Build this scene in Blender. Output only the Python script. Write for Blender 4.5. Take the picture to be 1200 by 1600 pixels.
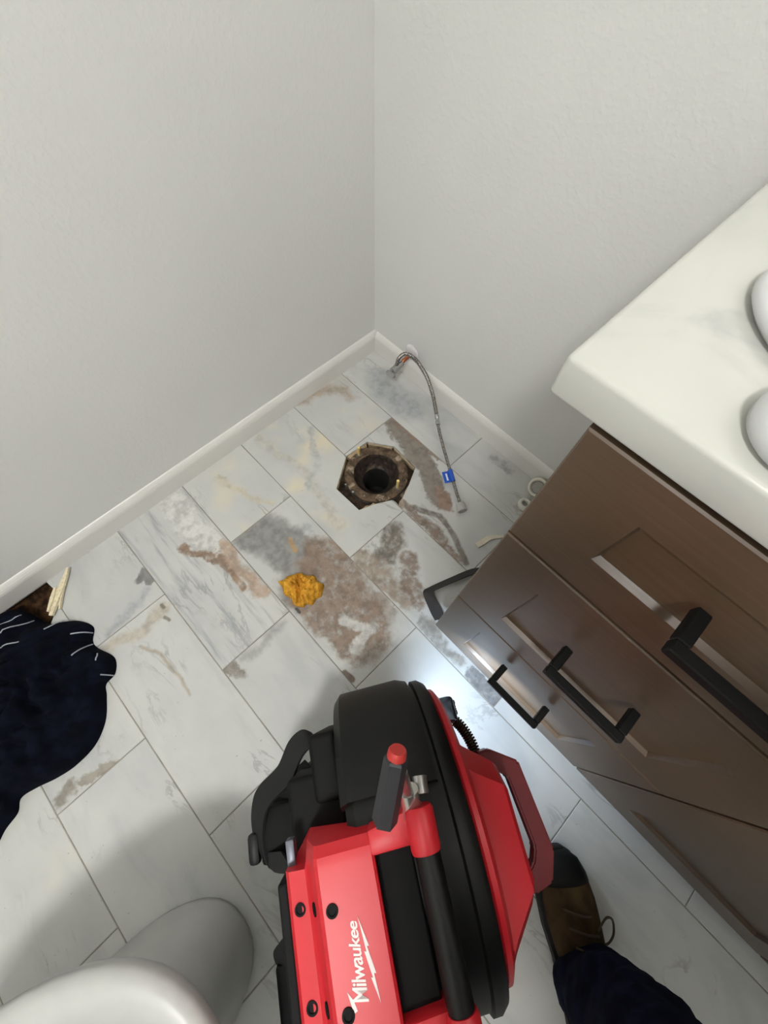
import bpy, bmesh, math, random
from mathutils import Vector, Matrix, noise
random.seed(7)
for o in list(bpy.data.objects): bpy.data.objects.remove(o, do_unlink=True)
SC = bpy.context.scene
COL = SC.collection

# ------------------------------------------------------------------ camera, world, light, exposure
CAM_R = [[0.690848573807006, -0.6651081552884776, 0.2834773180301801],
         [0.7227574732032509, 0.6251750046848169, -0.2945808012179191],
         [0.018705159653894673, 0.4083960764822519, 0.9126131500894696]]
CAM_LOC = Vector((0.7866, -0.7368, 1.08))
cam_d = bpy.data.cameras.new('camera'); cam = bpy.data.objects.new('camera', cam_d); COL.objects.link(cam)
cam_d.sensor_fit = 'HORIZONTAL'; cam_d.sensor_width = 36.0; cam_d.lens = 661.669 * 36.0 / 1200.0
cam_d.clip_start = 0.02; cam_d.clip_end = 50
cam.matrix_world = Matrix.Translation(CAM_LOC) @ Matrix(CAM_R).to_4x4()
SC.camera = cam
w = bpy.data.worlds.new('world'); SC.world = w; w.use_nodes = True
w.node_tree.nodes['Background'].inputs[0].default_value = (0.8, 0.85, 0.9, 1)
w.node_tree.nodes['Background'].inputs[1].default_value = 0.03
SC.view_settings.view_transform = 'Standard'; SC.view_settings.look = 'None'
SC.view_settings.gamma = 1.0; SC.view_settings.use_curve_mapping = False
SC.view_settings.exposure = 0.14
LAMP_POS = (1.18, -1.52)
LAMP_STRENGTH = 128.0
FILL_STRENGTH = 26.0
LED_POWER = 4.2

# ------------------------------------------------------------------ helpers
def srgb(r, g, b):
    f = lambda c: (c/255/12.92) if c/255 <= 0.04045 else ((c/255+0.055)/1.055)**2.4
    return (f(r), f(g), f(b), 1.0)

class NT:
    """tiny node-tree writer"""
    def __init__(s, name, rough=0.5, metal=0.0, base=(0.8, 0.8, 0.8, 1), spec=0.5):
        s.m = bpy.data.materials.new(name); s.m.use_nodes = True; s.t = s.m.node_tree
        s.b = s.t.nodes['Principled BSDF']
        s.b.inputs['Base Color'].default_value = base
        s.b.inputs['Roughness'].default_value = rough; s.b.inputs['Metallic'].default_value = metal
        s.b.inputs['Specular IOR Level'].default_value = spec
    def n(s, kind, **kw):
        nd = s.t.nodes.new(kind)
        for k, v in kw.items(): setattr(nd, k, v)
        return nd
    def l(s, a, b): s.t.links.new(a, b)
    def set(s, sock, v):
        if hasattr(v, 'is_linked') or isinstance(v, bpy.types.NodeSocket): s.l(v, sock)
        else: sock.default_value = v
    def math(s, op, a, b=0.0, clamp=False):
        nd = s.n('ShaderNodeMath', operation=op, use_clamp=clamp); s.set(nd.inputs[0], a); s.set(nd.inputs[1], b); return nd.outputs[0]
    def vm(s, op, a, b=(0, 0, 0)):
        nd = s.n('ShaderNodeVectorMath', operation=op); s.set(nd.inputs[0], a); s.set(nd.inputs[1], b)
        return nd.outputs['Value'] if op in ('DOT_PRODUCT', 'LENGTH', 'DISTANCE') else nd.outputs['Vector']
    def scale(s, a, f):
        nd = s.n('ShaderNodeVectorMath', operation='SCALE'); s.set(nd.inputs[0], a); s.set(nd.inputs['Scale'], f); return nd.outputs['Vector']
    def noise(s, vec, sc, detail=3.0, rough=0.5, dist=0.0, col=False):
        nd = s.n('ShaderNodeTexNoise'); s.l(vec, nd.inputs['Vector']); nd.inputs['Scale'].default_value = sc
        nd.inputs['Detail'].default_value = detail; nd.inputs['Roughness'].default_value = rough; nd.inputs['Distortion'].default_value = dist
        return nd.outputs['Color'] if col else nd.outputs['Fac']
    def mr(s, v, a, b, c=0.0, d=1.0, smooth=True):
        nd = s.n('ShaderNodeMapRange'); nd.interpolation_type = 'SMOOTHSTEP' if smooth else 'LINEAR'
        s.set(nd.inputs[0], v); nd.inputs[1].default_value = a; nd.inputs[2].default_value = b
        nd.inputs[3].default_value = c; nd.inputs[4].default_value = d; return nd.outputs[0]
    def mix(s, f, a, b):
        nd = s.n('ShaderNodeMix', data_type='RGBA'); s.set(nd.inputs[0], f); s.set(nd.inputs[6], a); s.set(nd.inputs[7], b); return nd.outputs[2]
    def pos(s): return s.n('ShaderNodeNewGeometry').outputs['Position']
    def obj(s): return s.n('ShaderNodeTexCoord').outputs['Object']
    def bump(s, h, strength=0.2, dist=0.001):
        nd = s.n('ShaderNodeBump'); nd.inputs['Strength'].default_value = strength; nd.inputs['Distance'].default_value = dist
        s.l(h, nd.inputs['Height']); s.l(nd.outputs[0], s.b.inputs['Normal'])
    def color(s, sock): s.l(sock, s.b.inputs['Base Color'])

def plain(name, rgb, rough=0.5, metal=0.0, var=0.06, sc=40.0, bump=0.0, bsc=300.0, spec=0.5):
    t = NT(name, rough, metal, srgb(*rgb), spec)
    c = srgb(*rgb); p = t.obj(); nz = t.noise(p, sc, 3)
    t.color(t.mix(t.mr(nz, .3, .7), tuple(x*(1-var) for x in c[:3])+(1,), tuple(min(1, x*(1+var)) for x in c[:3])+(1,)))
    if bump: t.bump(t.noise(p, bsc, 2), bump, 0.001)
    return t.m

def empty(name, loc, rz=0.0):
    o = bpy.data.objects.new(name, None); COL.objects.link(o); o.location = loc; o.rotation_euler = (0, 0, rz)
    o.empty_display_size = 0.05; return o
def tag(o, label, cat, group=None):
    o['label'] = label; o['category'] = cat
    if group: o['group'] = group
    return o
def struct(o, label, cat='room'):
    o['kind'] = 'structure'; o['label'] = label; o['category'] = cat; return o
def make(name, bm, mat, parent=None, smooth=False, world=True, auto=None):
    me = bpy.data.meshes.new(name); bmesh.ops.recalc_face_normals(bm, faces=bm.faces)
    if smooth:
        for f in bm.faces: f.smooth = True
        if auto is not None:
            for e in bm.edges:
                if len(e.link_faces) == 2 and e.calc_face_angle(0) > math.radians(auto): e.smooth = False
    bm.to_mesh(me); bm.free(); me.materials.append(mat)
    o = bpy.data.objects.new(name, me); COL.objects.link(o)
    if parent is not None: attach(o, parent, world)
    return o
def attach(o, parent, world=True):
    o.parent = parent
    if world:
        M = Matrix.Identity(4); q = parent
        chain = []
        while q is not None: chain.append(q); q = q.parent
        for q in reversed(chain): M = M @ q.matrix_parent_inverse @ q.matrix_basis
        o.matrix_parent_inverse = M.inverted()
def box(bm, a, b, bev=0.0, seg=2, M=None):
    vs = [bm.verts.new((x, y, z)) for x in (a[0], b[0]) for y in (a[1], b[1]) for z in (a[2], b[2])]
    q = [(0, 1, 3, 2), (4, 6, 7, 5), (0, 4, 5, 1), (2, 3, 7, 6), (0, 2, 6, 4), (1, 5, 7, 3)]
    fs = [bm.faces.new([vs[i] for i in f]) for f in q]
    if M is not None: bmesh.ops.transform(bm, matrix=M, verts=vs)
    if bev > 0:
        es = list({e for f in fs for e in f.edges})
        bmesh.ops.bevel(bm, geom=es, offset=bev, segments=seg, affect='EDGES', profile=0.5)
    return bm
def nb(): return bmesh.new()
def prism(bm, poly, z0, z1, bev=0.0, M=None, seg=2):
    lo = [bm.verts.new((p[0], p[1], z0)) for p in poly]; hi = [bm.verts.new((p[0], p[1], z1)) for p in poly]
    n = len(poly); fs = [bm.faces.new(lo[::-1]), bm.faces.new(hi)]
    for i in range(n): fs.append(bm.faces.new((lo[i], lo[(i+1) % n], hi[(i+1) % n], hi[i])))
    if M is not None: bmesh.ops.transform(bm, matrix=M, verts=lo+hi)
    if bev > 0:
        es = list({e for f in fs for e in f.edges}); bmesh.ops.bevel(bm, geom=es, offset=bev, segments=seg, affect='EDGES', profile=0.5)
    return bm
def loft(bm, rings, cap0=True, cap1=True, closed=True):
    R = [[bm.verts.new(p) for p in r] for r in rings]
    for a, b in zip(R[:-1], R[1:]):
        n = len(a)
        for i in range(n if closed else n-1): bm.faces.new((a[i], a[(i+1) % n], b[(i+1) % n], b[i]))
    if cap0: bm.faces.new(R[0][::-1])
    if cap1: bm.faces.new(R[-1])
    return bm
def smooth_path(pts, k=6):
    P = [Vector(p) for p in pts]; out = []
    for i in range(len(P)-1):
        p0 = P[max(i-1, 0)]; p1 = P[i]; p2 = P[i+1]; p3 = P[min(i+2, len(P)-1)]
        for j in range(k):
            t = j/k
            out.append(0.5*((2*p1)+(p2-p0)*t+(2*p0-5*p1+4*p2-p3)*t*t+(3*p1-p0-3*p2+p3)*t**3))
    out.append(P[-1]); return out
def tube(bm, pts, r, seg=10, caps=True):
    pts = [Vector(p) for p in pts]; rings = []; n = len(pts)
    rr = r if isinstance(r, (list, tuple)) else [r]*n
    up = Vector((0, 0, 1)); prev = None
    for i, p in enumerate(pts):
        d = (pts[min(i+1, n-1)]-pts[max(i-1, 0)]).normalized()
        if prev is None:
            a = d.cross(up if abs(d.z) < 0.9 else Vector((1, 0, 0))).normalized()
        else:
            a = (prev-d*prev.dot(d)).normalized()
        prev = a; b = d.cross(a)
        rings.append([p+rr[i]*(math.cos(2*math.pi*k/seg)*a+math.sin(2*math.pi*k/seg)*b) for k in range(seg)])
    return loft(bm, rings, caps, caps)
def lathe(bm, prof, seg=32, M=None, cap0=False, cap1=False, sq=1.0):
    rings = []
    for r, z in prof:
        rings.append([Vector((r*math.cos(2*math.pi*k/seg), sq*r*math.sin(2*math.pi*k/seg), z)) for k in range(seg)])
    if M is not None: rings = [[M @ p for p in g] for g in rings]
    return loft(bm, rings, cap0, cap1)
def ribbon(bm, pts, wvecs, th):
    """flat strap of thickness th; wvecs = half width vectors"""
    rings = []; n = len(pts); pts = [Vector(p) for p in pts]
    for i, p in enumerate(pts):
        d = (pts[min(i+1, n-1)]-pts[max(i-1, 0)]).normalized(); wv = Vector(wvecs[i]); nn = d.cross(wv).normalized()*th/2
        rings.append([p-wv-nn, p+wv-nn, p+wv+nn, p-wv+nn])
    return loft(bm, rings)
def axisX(x=0, y=0, z=0):   # lathe axis z -> +x
    return Matrix.Translation((x, y, z)) @ Matrix(((0, 0, 1, 0), (1, 0, 0, 0), (0, 1, 0, 0), (0, 0, 0, 1)))
def frame_to(p, d):
    d = Vector(d).normalized(); return Matrix.Translation(p) @ d.to_track_quat('Z', 'Y').to_matrix().to_4x4()

# ------------------------------------------------------------------ materials
def wall_paint():
    t = NT('wall_paint', 0.62, 0, srgb(226, 224, 219), 0.3); p = t.pos()
    big = t.noise(p, 1.6, 2)
    t.color(t.mix(t.mr(big, .3, .7), srgb(223, 223, 220), srgb(228, 228, 225)))
    a = t.noise(p, 95, 2.5, .5); b = t.noise(p, 38, 1.0, .5)
    h = t.math('ADD', t.mr(a, .42, .66), t.math('MULTIPLY', b, 0.6))
    t.bump(h, 0.15, 0.0012); return t.m
M_WALL = wall_paint()
M_TRIM = plain('trim_paint', (228, 226, 221), 0.38, var=0.02, sc=6)
M_CEIL = plain('ceiling_paint', (235, 234, 230), 0.7, var=0.01)
M_GROUT = plain('grout', (150, 143, 132), 0.9, var=0.18, sc=30, bump=0.2)

def marble(name, seed, stains=(), grey=0.0, dark=0.0, vein_rot=0.6, tint=0.0, streak=0.0):
    t = NT(name, 0.33, 0, spec=0.45)
    rnd = random.Random(seed); off = (rnd.uniform(-9, 9), rnd.uniform(-9, 9), rnd.uniform(-9, 9))
    P = t.pos(); p = t.vm('ADD', P, off)
    mp = t.n('ShaderNodeMapping'); t.l(p, mp.inputs[0]); mp.inputs['Rotation'].default_value = (0, 0, vein_rot); mp.inputs['Scale'].default_value = (1.0, 3.2, 1)
    q = mp.outputs[0]
    c = t.mix(t.mr(t.noise(p, 5, 4, .55), .3, .75), srgb(205, 205, 201), srgb(192, 193, 191))
    if tint: c = t.mix(t.math('MULTIPLY', t.mr(t.noise(p, 7, 3), .5, .7), tint), c, srgb(222, 212, 186))
    cl = t.mr(t.noise(q, 4.5, 5, .6, .6), .46 - .12*grey, .78, 0, .3+.7*grey)
    c = t.mix(cl, c, srgb(168, 171, 172))
    # thin veins: ridge of a noise field
    v = t.math('ABSOLUTE', t.math('SUBTRACT', t.noise(q, 3.2, 5, .62, .8), 0.5))
    vm = t.math('MULTIPLY', t.mr(v, .028, .0), t.mr(t.noise(p, 6, 2), .5, .68, 0, .5+.4*grey))
    c = t.mix(vm, c, srgb(138, 137, 134))
    if streak:
        mp2 = t.n('ShaderNodeMapping'); t.l(P, mp2.inputs[0]); mp2.inputs['Rotation'].default_value = (0, 0, -0.32); mp2.inputs['Scale'].default_value = (3, 30, 1)
        sv = t.mr(t.noise(mp2.outputs[0], 1.6, 4, .6, .4), .48, .72, 0, streak); c = t.mix(sv, c, srgb(150, 153, 156))
    # dirt specks
    sp = t.mr(t.noise(p, 120, 2, .6), .73, .78, 0, .45); c = t.mix(sp, c, srgb(120, 112, 100))
    # natural brown / grey inclusions, each following its own crooked line
    if stains:
        wob = t.scale(t.vm('SUBTRACT', t.noise(p, 14, 4, .6, 0, True), (.5, .5, .5)), 0.075)
        wob2 = t.scale(t.vm('SUBTRACT', t.noise(p, 60, 3, .6, 0, True), (.5, .5, .5)), 0.02)
        pp = t.vm('MULTIPLY', t.vm('ADD', t.vm('ADD', P, wob), wob2), (1, 1, 0))
        ppt = t.vm('MULTIPLY', t.vm('ADD', P, t.scale(wob, .28)), (1, 1, 0)); pw = pp
        for (pts, wd, rgb, amt, soft, patch) in stains:
            dmin = None; pp = ppt if wd < .0125 else pw
            for a, b in zip(pts[:-1], pts[1:]):
                a = Vector((a[0], a[1], 0)); b = Vector((b[0], b[1], 0)); ba = b-a
                pa = t.vm('SUBTRACT', pp, tuple(a))
                h = t.math('DIVIDE', t.vm('DOT_PRODUCT', pa, tuple(ba)), max(ba.length_squared, 1e-6), True)
                d = t.vm('LENGTH', t.vm('SUBTRACT', pa, t.scale(tuple(ba), h)))
                dmin = d if dmin is None else t.math('MINIMUM', dmin, d)
            mk = t.mr(dmin, wd, wd*(1-soft), 0, amt)
            if patch: mk = t.math('MULTIPLY', mk, t.mr(t.noise(p, 46, 6, .7), .34-.3*(1-patch), .58, 0, 1))
            tone = t.mix(t.mr(t.noise(p, 45, 4, .6), .35, .7), srgb(*rgb), srgb(*[x*.82 for x in rgb]))
            c = t.mix(mk, c, tone)
    t.color(c)
    t.bump(t.noise(p, 60, 3), 0.05, 0.0006)
    return t.m
M_MARBLE = [marble('marble_tile', 11+i, grey=g, vein_rot=r, tint=ti) for i, (g, r, ti) in enumerate([(0.05, .6, 0), (.2, 1.0, .2), (.1, .2, .3), (.3, .8, 0)])]

def wood_paint():
    t = NT('stained_wood', 0.33, 0, spec=0.5); p = t.pos()
    mp = t.n('ShaderNodeMapping'); t.l(p, mp.inputs[0]); mp.inputs['Scale'].default_value = (2.5, 60, 60)
    g = t.noise(mp.outputs[0], 3, 4, .6)
    c = t.mix(t.mr(g, .3, .7), srgb(82, 65, 50), srgb(92, 74, 58))
    c = t.mix(t.mr(t.noise(p, 9, 3), .35, .7, 0, .35), c, srgb(78, 64, 46))
    t.color(c); t.bump(g, 0.05, 0.0005); return t.m
M_WOOD = wood_paint()
def worn_edge():
    return plain('worn_wood_edge', (176, 138, 98), 0.5, var=.1)
M_BLACKMETAL = plain('matte_black_metal', (7, 7, 7), 0.55, 0.0, spec=.25)
def counter_marble():
    t = NT('cultured_marble', 0.22, 0, spec=0.5); p = t.pos()
    c = t.mix(t.mr(t.noise(p, 6, 3, .5, .5), .35, .7), srgb(194, 194, 187), srgb(185, 185, 178))
    c = t.mix(t.mr(t.noise(p, 9, 4, .55, 1.2), .44, .70, 0, .6), c, srgb(158, 159, 160))  # grey marble clouding, strengthened to stand in for soft shade round the bowls
    t.color(c); return t.m
M_COUNTER = counter_marble()
M_PORC = plain('white_porcelain', (182, 182, 179), 0.36, var=0.02)
M_DISH = plain('white_ceramic', (196, 197, 197), 0.25, var=0.02)

# ------------------------------------------------------------------ room shell
XR, YF, ZC = 2.25, -2.25, 2.44          # room extents (walls at x=-.012, y=.012)
def slab(name, a, b, mat, label):
    o = make(name, box(nb(), a, b), mat); struct(o, label); return o
slab('wall_left', (-.112, YF-.1, -.02), (-.012, .112, ZC), M_WALL, 'off-white textured wall with the torn-off toilet spot below it')
slab('wall_back', (-.012, .012, -.02), (XR+.1, .112, ZC), M_WALL, 'pale grey textured wall behind the vanity')
bm = nb()      # unseen side wall; opening added to cut bounce light near the vanity
for a, b in [((XR, YF-.1, -.02), (XR+.1, -1.85, ZC)), ((XR, -.80, -.02), (XR+.1, .012, ZC)), ((XR, -1.85, 2.04), (XR+.1, -.80, ZC))]: box(bm, a, b)
struct(make('wall_right', bm, M_WALL), 'off-white unseen side wall with an opening added to cut bounce light')
slab('wall_front', (-.012, YF-.1, -.02), (XR, YF, ZC), M_WALL, 'off-white wall behind the toilet')
slab('ceiling', (-.112, YF-.1, ZC), (XR+.1, .112, ZC+.05), M_CEIL, 'white ceiling')

def baseboard(name, pts_fn, length, label):
    prof = [(0, 0)] + [(0, .052), (.0008, .058), (.003, .064), (.0065, .070), (.0095, .0735), (.012, .075)] + [(.012, 0)]
    bm = nb(); rings = []
    for t in (0.0, 1.0): rings.append([pts_fn(d, h, t) for d, h in prof])
    loft(bm, rings); o = make(name, bm, M_TRIM); struct(o, label); return o
baseboard('baseboard_left', lambda d, h, t: Vector((-d, (-.0+.012)+(YF+.0-.0)*t if t else .012, h)), 1, 'white painted baseboard along the left wall')
baseboard('baseboard_back', lambda d, h, t: Vector((-.0+XR*t, d, h)), 1, 'white painted baseboard running behind the vanity')

# floor: grout bed with drain opening, tiles as children
HOLE = [(0.248, -0.265), (0.315, -0.217), (0.411, -0.222), (0.437, -0.274), (0.465, -0.342), (0.441, -0.344), (0.417, -0.388), (0.399, -0.435), (0.305, -0.437), (0.243, -0.344)]
def cut(o, cutters):
    for c in cutters:
        md = o.modifiers.new('cut', 'BOOLEAN'); md.operation = 'DIFFERENCE'; md.solver = 'EXACT'; md.object = c
    dg = bpy.context.evaluated_depsgraph_get(); dg.update()
    me = bpy.data.meshes.new_from_object(o.evaluated_get(dg)); o.modifiers.clear(); o.data = me
hole_cut = make('hole_cut', prism(nb(), HOLE, -.2, .1), M_GROUT)
hc = [Vector((.352, -.325)), ]
big = [((x-.352)*1.06+.352, (y+.325)*1.06-.325) for x, y in HOLE]
bed_cut = make('bed_cut', prism(nb(), big, -.2, .1), M_GROUT)
WHOLE = [(-.05, -1.30), (-.03, -1.160), (.028, -1.150), (.075, -1.160), (.112, -1.20), (.10, -1.3)]
wall_cut = make('wall_hole_cut', prism(nb(), WHOLE, -.2, .1), M_GROUT)
floor = make('floor', box(nb(), (-.012, YF, -.045), (XR, .012, -.0012)), M_GROUT)
struct(floor, 'white and grey marble tile floor laid in running bond')
cut(floor, [bed_cut, wall_cut])
YL = [0.012, -.1475, -.3454, -.5467, -.7507, -.9531, -1.159, -1.3668]
while YL[-1] > YF: YL.append(max(YL[-1]-.2035, YF))
BR, GB, GR, TAN, GOLD = (138, 118, 103), (122, 113, 102), (146, 145, 142), (178, 156, 132), (196, 170, 120)
S = {}   # (row, tile) -> material kwargs
S[(0, 0)] = dict(grey=.6, stains=[([(0.09, -.072), (.252, -.086), (.142, -.093)], .06, (176, 180, 183), .8, .9, 0)])
S[(0, 1)] = dict(grey=.15, stains=[([(.551, -.022), (.606, -.028)], .02, (150, 150, 148), .7, .8, .5)])
S[(1, 0)] = dict(grey=.0, tint=.4, stains=[([(-.003, -.317), (.007, -.246), (.035, -.19), (.085, -.185)], .03, TAN, .75, .9, .3)])
S[(1, 1)] = dict(grey=.1, stains=[([(.236, -.155), (.35, -.172), (.462, -.213), (.54, -.245)], .036, (140, 130, 120), .95, .35, 0),
                                  ([(.252, -.152), (.362, -.15), (.44, -.152)], .014, (150, 126, 112), .9, .5, .2),
                                  ([(.474, -.335), (.552, -.336), (.627, -.338), (.69, -.345)], .022, BR, .95, .5, .35),
                                  ([(.50, -.315), (.57, -.285), (.64, -.300), (.71, -.33)], .012, GB, .9, .6, .3),
                                  ([(.53, -.23), (.55, -.25)], .03, (160, 132, 116), .85, .6, .2)])
S[(2, 0)] = dict(grey=.0, tint=.9, stains=[([(.0, -.50), (.2, -.47), (.4, -.5)], .02, (205, 200, 186), .6, .9, 0),
                                           ([(.10, -.36), (.2, -.42), (.25, -.50)], .014, (194, 196, 195), .7, .9, 0)])
S[(2, 1)] = dict(grey=.25, stains=[([(.506, -.418), (.537, -.435), (.55, -.476)], .045, GB, .95, .5, .35),
                                   ([(.511, -.520), (.566, -.525), (.666, -.512)], .035, (160, 144, 128), .9, .5, .6),
                                   ([(.605, -.442), (.653, -.474), (.70, -.49)], .03, BR, .9, .5, .7),
                                   ([(.728, -.525), (.80, -.528), (.861, -.532)], .02, (150, 144, 134), .9, .7, .5),
                                   ([(.915, -.53), (.985, -.535)], .034, (128, 128, 128), .95, .3, .2)])
S[(3, 0)] = dict(grey=.0, tint=.5, stains=[([(.05, -.66), (.15, -.63), (.22, -.60)], .014, (210, 198, 170), .6, .9, 0)])
S[(3, 1)] = dict(grey=.25, stains=[([(.22, -.70), (.30, -.66), (.40, -.64), (.46, -.70)], .075, (150, 149, 146), .95, .45, 0),
                                   ([(.34, -.575), (.42, -.585)], .022, (196, 198, 198), .8, .6, 0),
                                   ([(.44, -.60), (.526, -.60), (.61, -.62), (.655, -.66)], .078, (148, 128, 113), .97, .35, .25),
                                   ([(.47, -.70), (.56, -.70), (.632, -.69)], .05, (150, 131, 116), .95, .4, .3),
                                   ([(.62, -.56), (.68, -.575)], .02, (170, 160, 150), .8, .6, .3),
                                   ([(.60, -.655), (.655, -.63), (.66, -.69)], .022, (214, 214, 210), .9, .5, .2),
                                   ([(.335, -.632), (.372, -.640)], .008, (184, 150, 104), .8, .5, 0),
                                   ([(.496, -.735), (.505, -.735)], .006, (70, 66, 62), .9, .6, 0),
                                   ([(.691, -.744), (.712, -.743)], .010, (126, 104, 90), .9, .5, 0)])
S[(3, 2)] = dict(grey=.0, stains=[])
S[(3, 3)] = dict(grey=.5)
S[(4, 0)] = dict(grey=.1, streak=.85, stains=[([(.03, -.79), (.13, -.80), (.22, -.80)], .045, (224, 223, 218), .9, .5, 0),
                                  ([(.15, -.857), (.197, -.838), (.255, -.802), (.30, -.80)], .019, (150, 124, 103), .95, .5, .25),
                                  ([(.232, -.768), (.297, -.783), (.345, -.782), (.40, -.772)], .024, (190, 164, 142), .9, .6, .1),
                                  ([(.30, -.80), (.36, -.80)], .010, (160, 130, 106), .9, .6, .1)])
S[(4, 1)] = dict(grey=.2, stains=[([(.497, -.942), (.496, -.928), (.520, -.925)], .020, (140, 130, 118), .9, .6, .2),
                                  ([(.495, -.89), (.50, -.79)], .022, (170, 170, 167), .7, .9, 0)])
S[(5, 0)] = dict(grey=.1, stains=[([(.155, -.985), (.148, -.962), (.181, -.96)], .018, (128, 127, 124), .9, .5, 0),
                                  ([(.20, -.98), (.22, -1.1)], .02, (180, 183, 186), .7, .9, 0)])
S[(5, 1)] = dict(grey=.12, stains=[([(.302, -1.067), (.353, -1.04), (.425, -1.033), (.476, -1.04)], .0065, (176, 162, 142), .7, .95, 0),
                                   ([(.25, -1.13), (.273, -1.03), (.268, -.975)], .02, (196, 186, 170), .8, .9, 0),
                                   ([(.255, -.975), (.262, -.975)], .007, (120, 110, 96), .8, .7, 0), ([(.285, -.985), (.297, -.98)], .006, (130, 118, 100), .8, .7, 0)])
S[(6, 0)] = dict(grey=.2, stains=[([(.461, -1.35), (.458, -1.323)], .022, (150, 142, 130), .9, .6, 0), ([(.471, -1.30), (.468, -1.262), (.481, -1.235)], .013, (160, 152, 140), .9, .6, 0)])
G = 0.0011
for r in range(len(YL)-1):
    y1, y0 = YL[r], YL[r+1]
    if y1-y0 < .03: continue
    xs = [-.012]; x = 0.234 if r % 2 else 0.4855
    if r == 0: x = .477
    while x < XR-.02: xs.append(x); x += .5
    xs.append(XR)
    for k in range(len(xs)-1):
        key = (r, k)
        if key in S: mat = marble('marble_tile_veined', 100+r*7+k, **S[key])
        else: mat = M_MARBLE[(r*3+k*5) % 4]
        dz = random.uniform(-.0003, .0003); bm = nb()
        x0, x1 = xs[k]+G, xs[k+1]-G; ya, yb = y0+G, y1-G; b = .0009
        bot = [(x0, ya), (x1, ya), (x1, yb), (x0, yb)]; top = [(x0+b, ya+b), (x1-b, ya+b), (x1-b, yb-b), (x0+b, yb-b)]
        loft(bm, [[Vector((p[0], p[1], -.009)) for p in bot], [Vector((p[0], p[1], -b+dz)) for p in bot], [Vector((p[0], p[1], dz)) for p in top]])
        t = make('tile', bm, mat, floor)
        if x0 < .48 and x1 > .24 and ya < -.21 and yb > -.45: cut(t, [hole_cut])
        if x0 < .1 and ya < -1.14 and yb > -1.31: cut(t, [wall_cut])
for c in (hole_cut, bed_cut, wall_cut): bpy.data.objects.remove(c, do_unlink=True)

# pits under the openings
def dirt():
    t = NT('dark_rusty_dirt', .9, 0, spec=.2); p = t.pos(); nz = t.noise(p, 60, 5, .65)
    c = t.mix(t.mr(nz, .3, .7), srgb(30, 24, 19), srgb(74, 60, 46)); c = t.mix(t.mr(t.noise(p, 25, 4, .6), .62, .74), c, srgb(128, 114, 94))
    t.color(c); t.bump(nz, .6, .006); return t.m
M_DIRT = dirt()
bm = nb()
lathe(bm, [(.093, -.06), (.30, -.06), (.30, -.03), (.12, -.026), (.093, -.022)], 40, Matrix.Translation((.345, -.318, 0)))
sub = make('subfloor', bm, M_DIRT, smooth=True); sub['kind'] = 'structure'; sub['label'] = 'dark dirty subfloor around the drain flange'; sub['category'] = 'floor'
def brownhole():
    t = NT('rotten_brown_wood', .9, 0, spec=.15); p = t.pos(); nz = t.noise(p, 50, 4)
    t.color(t.mix(t.mr(nz, .35, .7), srgb(38, 26, 17), srgb(88, 62, 40))); t.bump(nz, .5, .004); return t.m
bm = nb(); n = 12
loft(bm, [[Vector((.03+(.13*s)*math.cos(2*math.pi*i/n), -1.23+.12*s*math.sin(2*math.pi*i/n), z)) for i in range(n)] for s, z in ((1, -.012), (.6, -.03), (.1, -.036))], False, True)
o = make('subfloor', bm, brownhole(), smooth=True); struct(o, 'brown rotted subfloor showing at the broken tile by the left wall', 'floor')

# ------------------------------------------------------------------ drain flange
def rust(name, c1, c2, c3, rough=.8):
    t = NT(name, rough, .1, spec=.3); p = t.pos(); nz = t.noise(p, 70, 5, .65)
    c = t.mix(t.mr(nz, .32, .68), srgb(*c1), srgb(*c2)); c = t.mix(t.mr(t.noise(p, 38, 4, .6), .57, .70), c, srgb(*c3))
    t.color(c); t.bump(nz, .5, .004); return t.m
FX, FY = .343, -.316
fl = empty('drain_flange', (FX, FY, -.022)); tag(fl, 'rusty round toilet drain flange in a rough hole in the tiles', 'drain')
T = Matrix.Translation((FX, FY, 0))
bm = nb(); lathe(bm, [(.093, -.022), (.093, -.010), (.089, -.007), (.072, -.008), (.067, -.012)], 48, T)
make('rim', bm, rust('rusty_rim', (66, 54, 44), (118, 98, 78), (172, 158, 136)), fl, True, auto=50)
bm = nb(); lathe(bm, [(.067, -.012), (.062, -.018), (.056, -.034), (.047, -.048), (.041, -.052)], 48, T)
make('funnel', bm, rust('rusty_funnel', (34, 28, 25), (66, 54, 46), (84, 72, 60), .55), fl, True)
bm = nb(); lathe(bm, [(.041, -.052), (.037, -.060), (.0355, -.16)], 40, T, False, True)
make('pipe', bm, plain('black_pipe', (14, 12, 11), .8), fl, True, auto=50)
M_BRASS = plain('brass', (242, 216, 140), .4, .25); M_STEEL = plain('steel', (170, 168, 165), .3, .9)
M_GREYMETAL = plain('grey_metal', (120, 118, 114), .4, .8)
for nm, (bx, by), h, mat, r in [('bolt', (.264, -.312), .046, M_BRASS, .0042), ('bolt', (.42, -.305), .046, M_BRASS, .0042), ('bolt', (.318, -.412), .022, M_STEEL, .0028), ('bolt', (.345, -.409), .01, M_STEEL, .0035)]:
    bm = nb(); tube(bm, [(bx, by, -.012), (bx, by, -.012+h*.5), (bx, by, -.01+h)], r, 8)
    b_ = make(nm, bm, mat, fl, True, auto=50)
    if mat is M_BRASS:
        bm = nb(); lathe(bm, [(.0005, -.003), (.0085, -.004), (.0085, -.009)], 6, Matrix.Translation((bx, by, 0)), True, True); make('nut', bm, M_GREYMETAL, b_)

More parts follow.
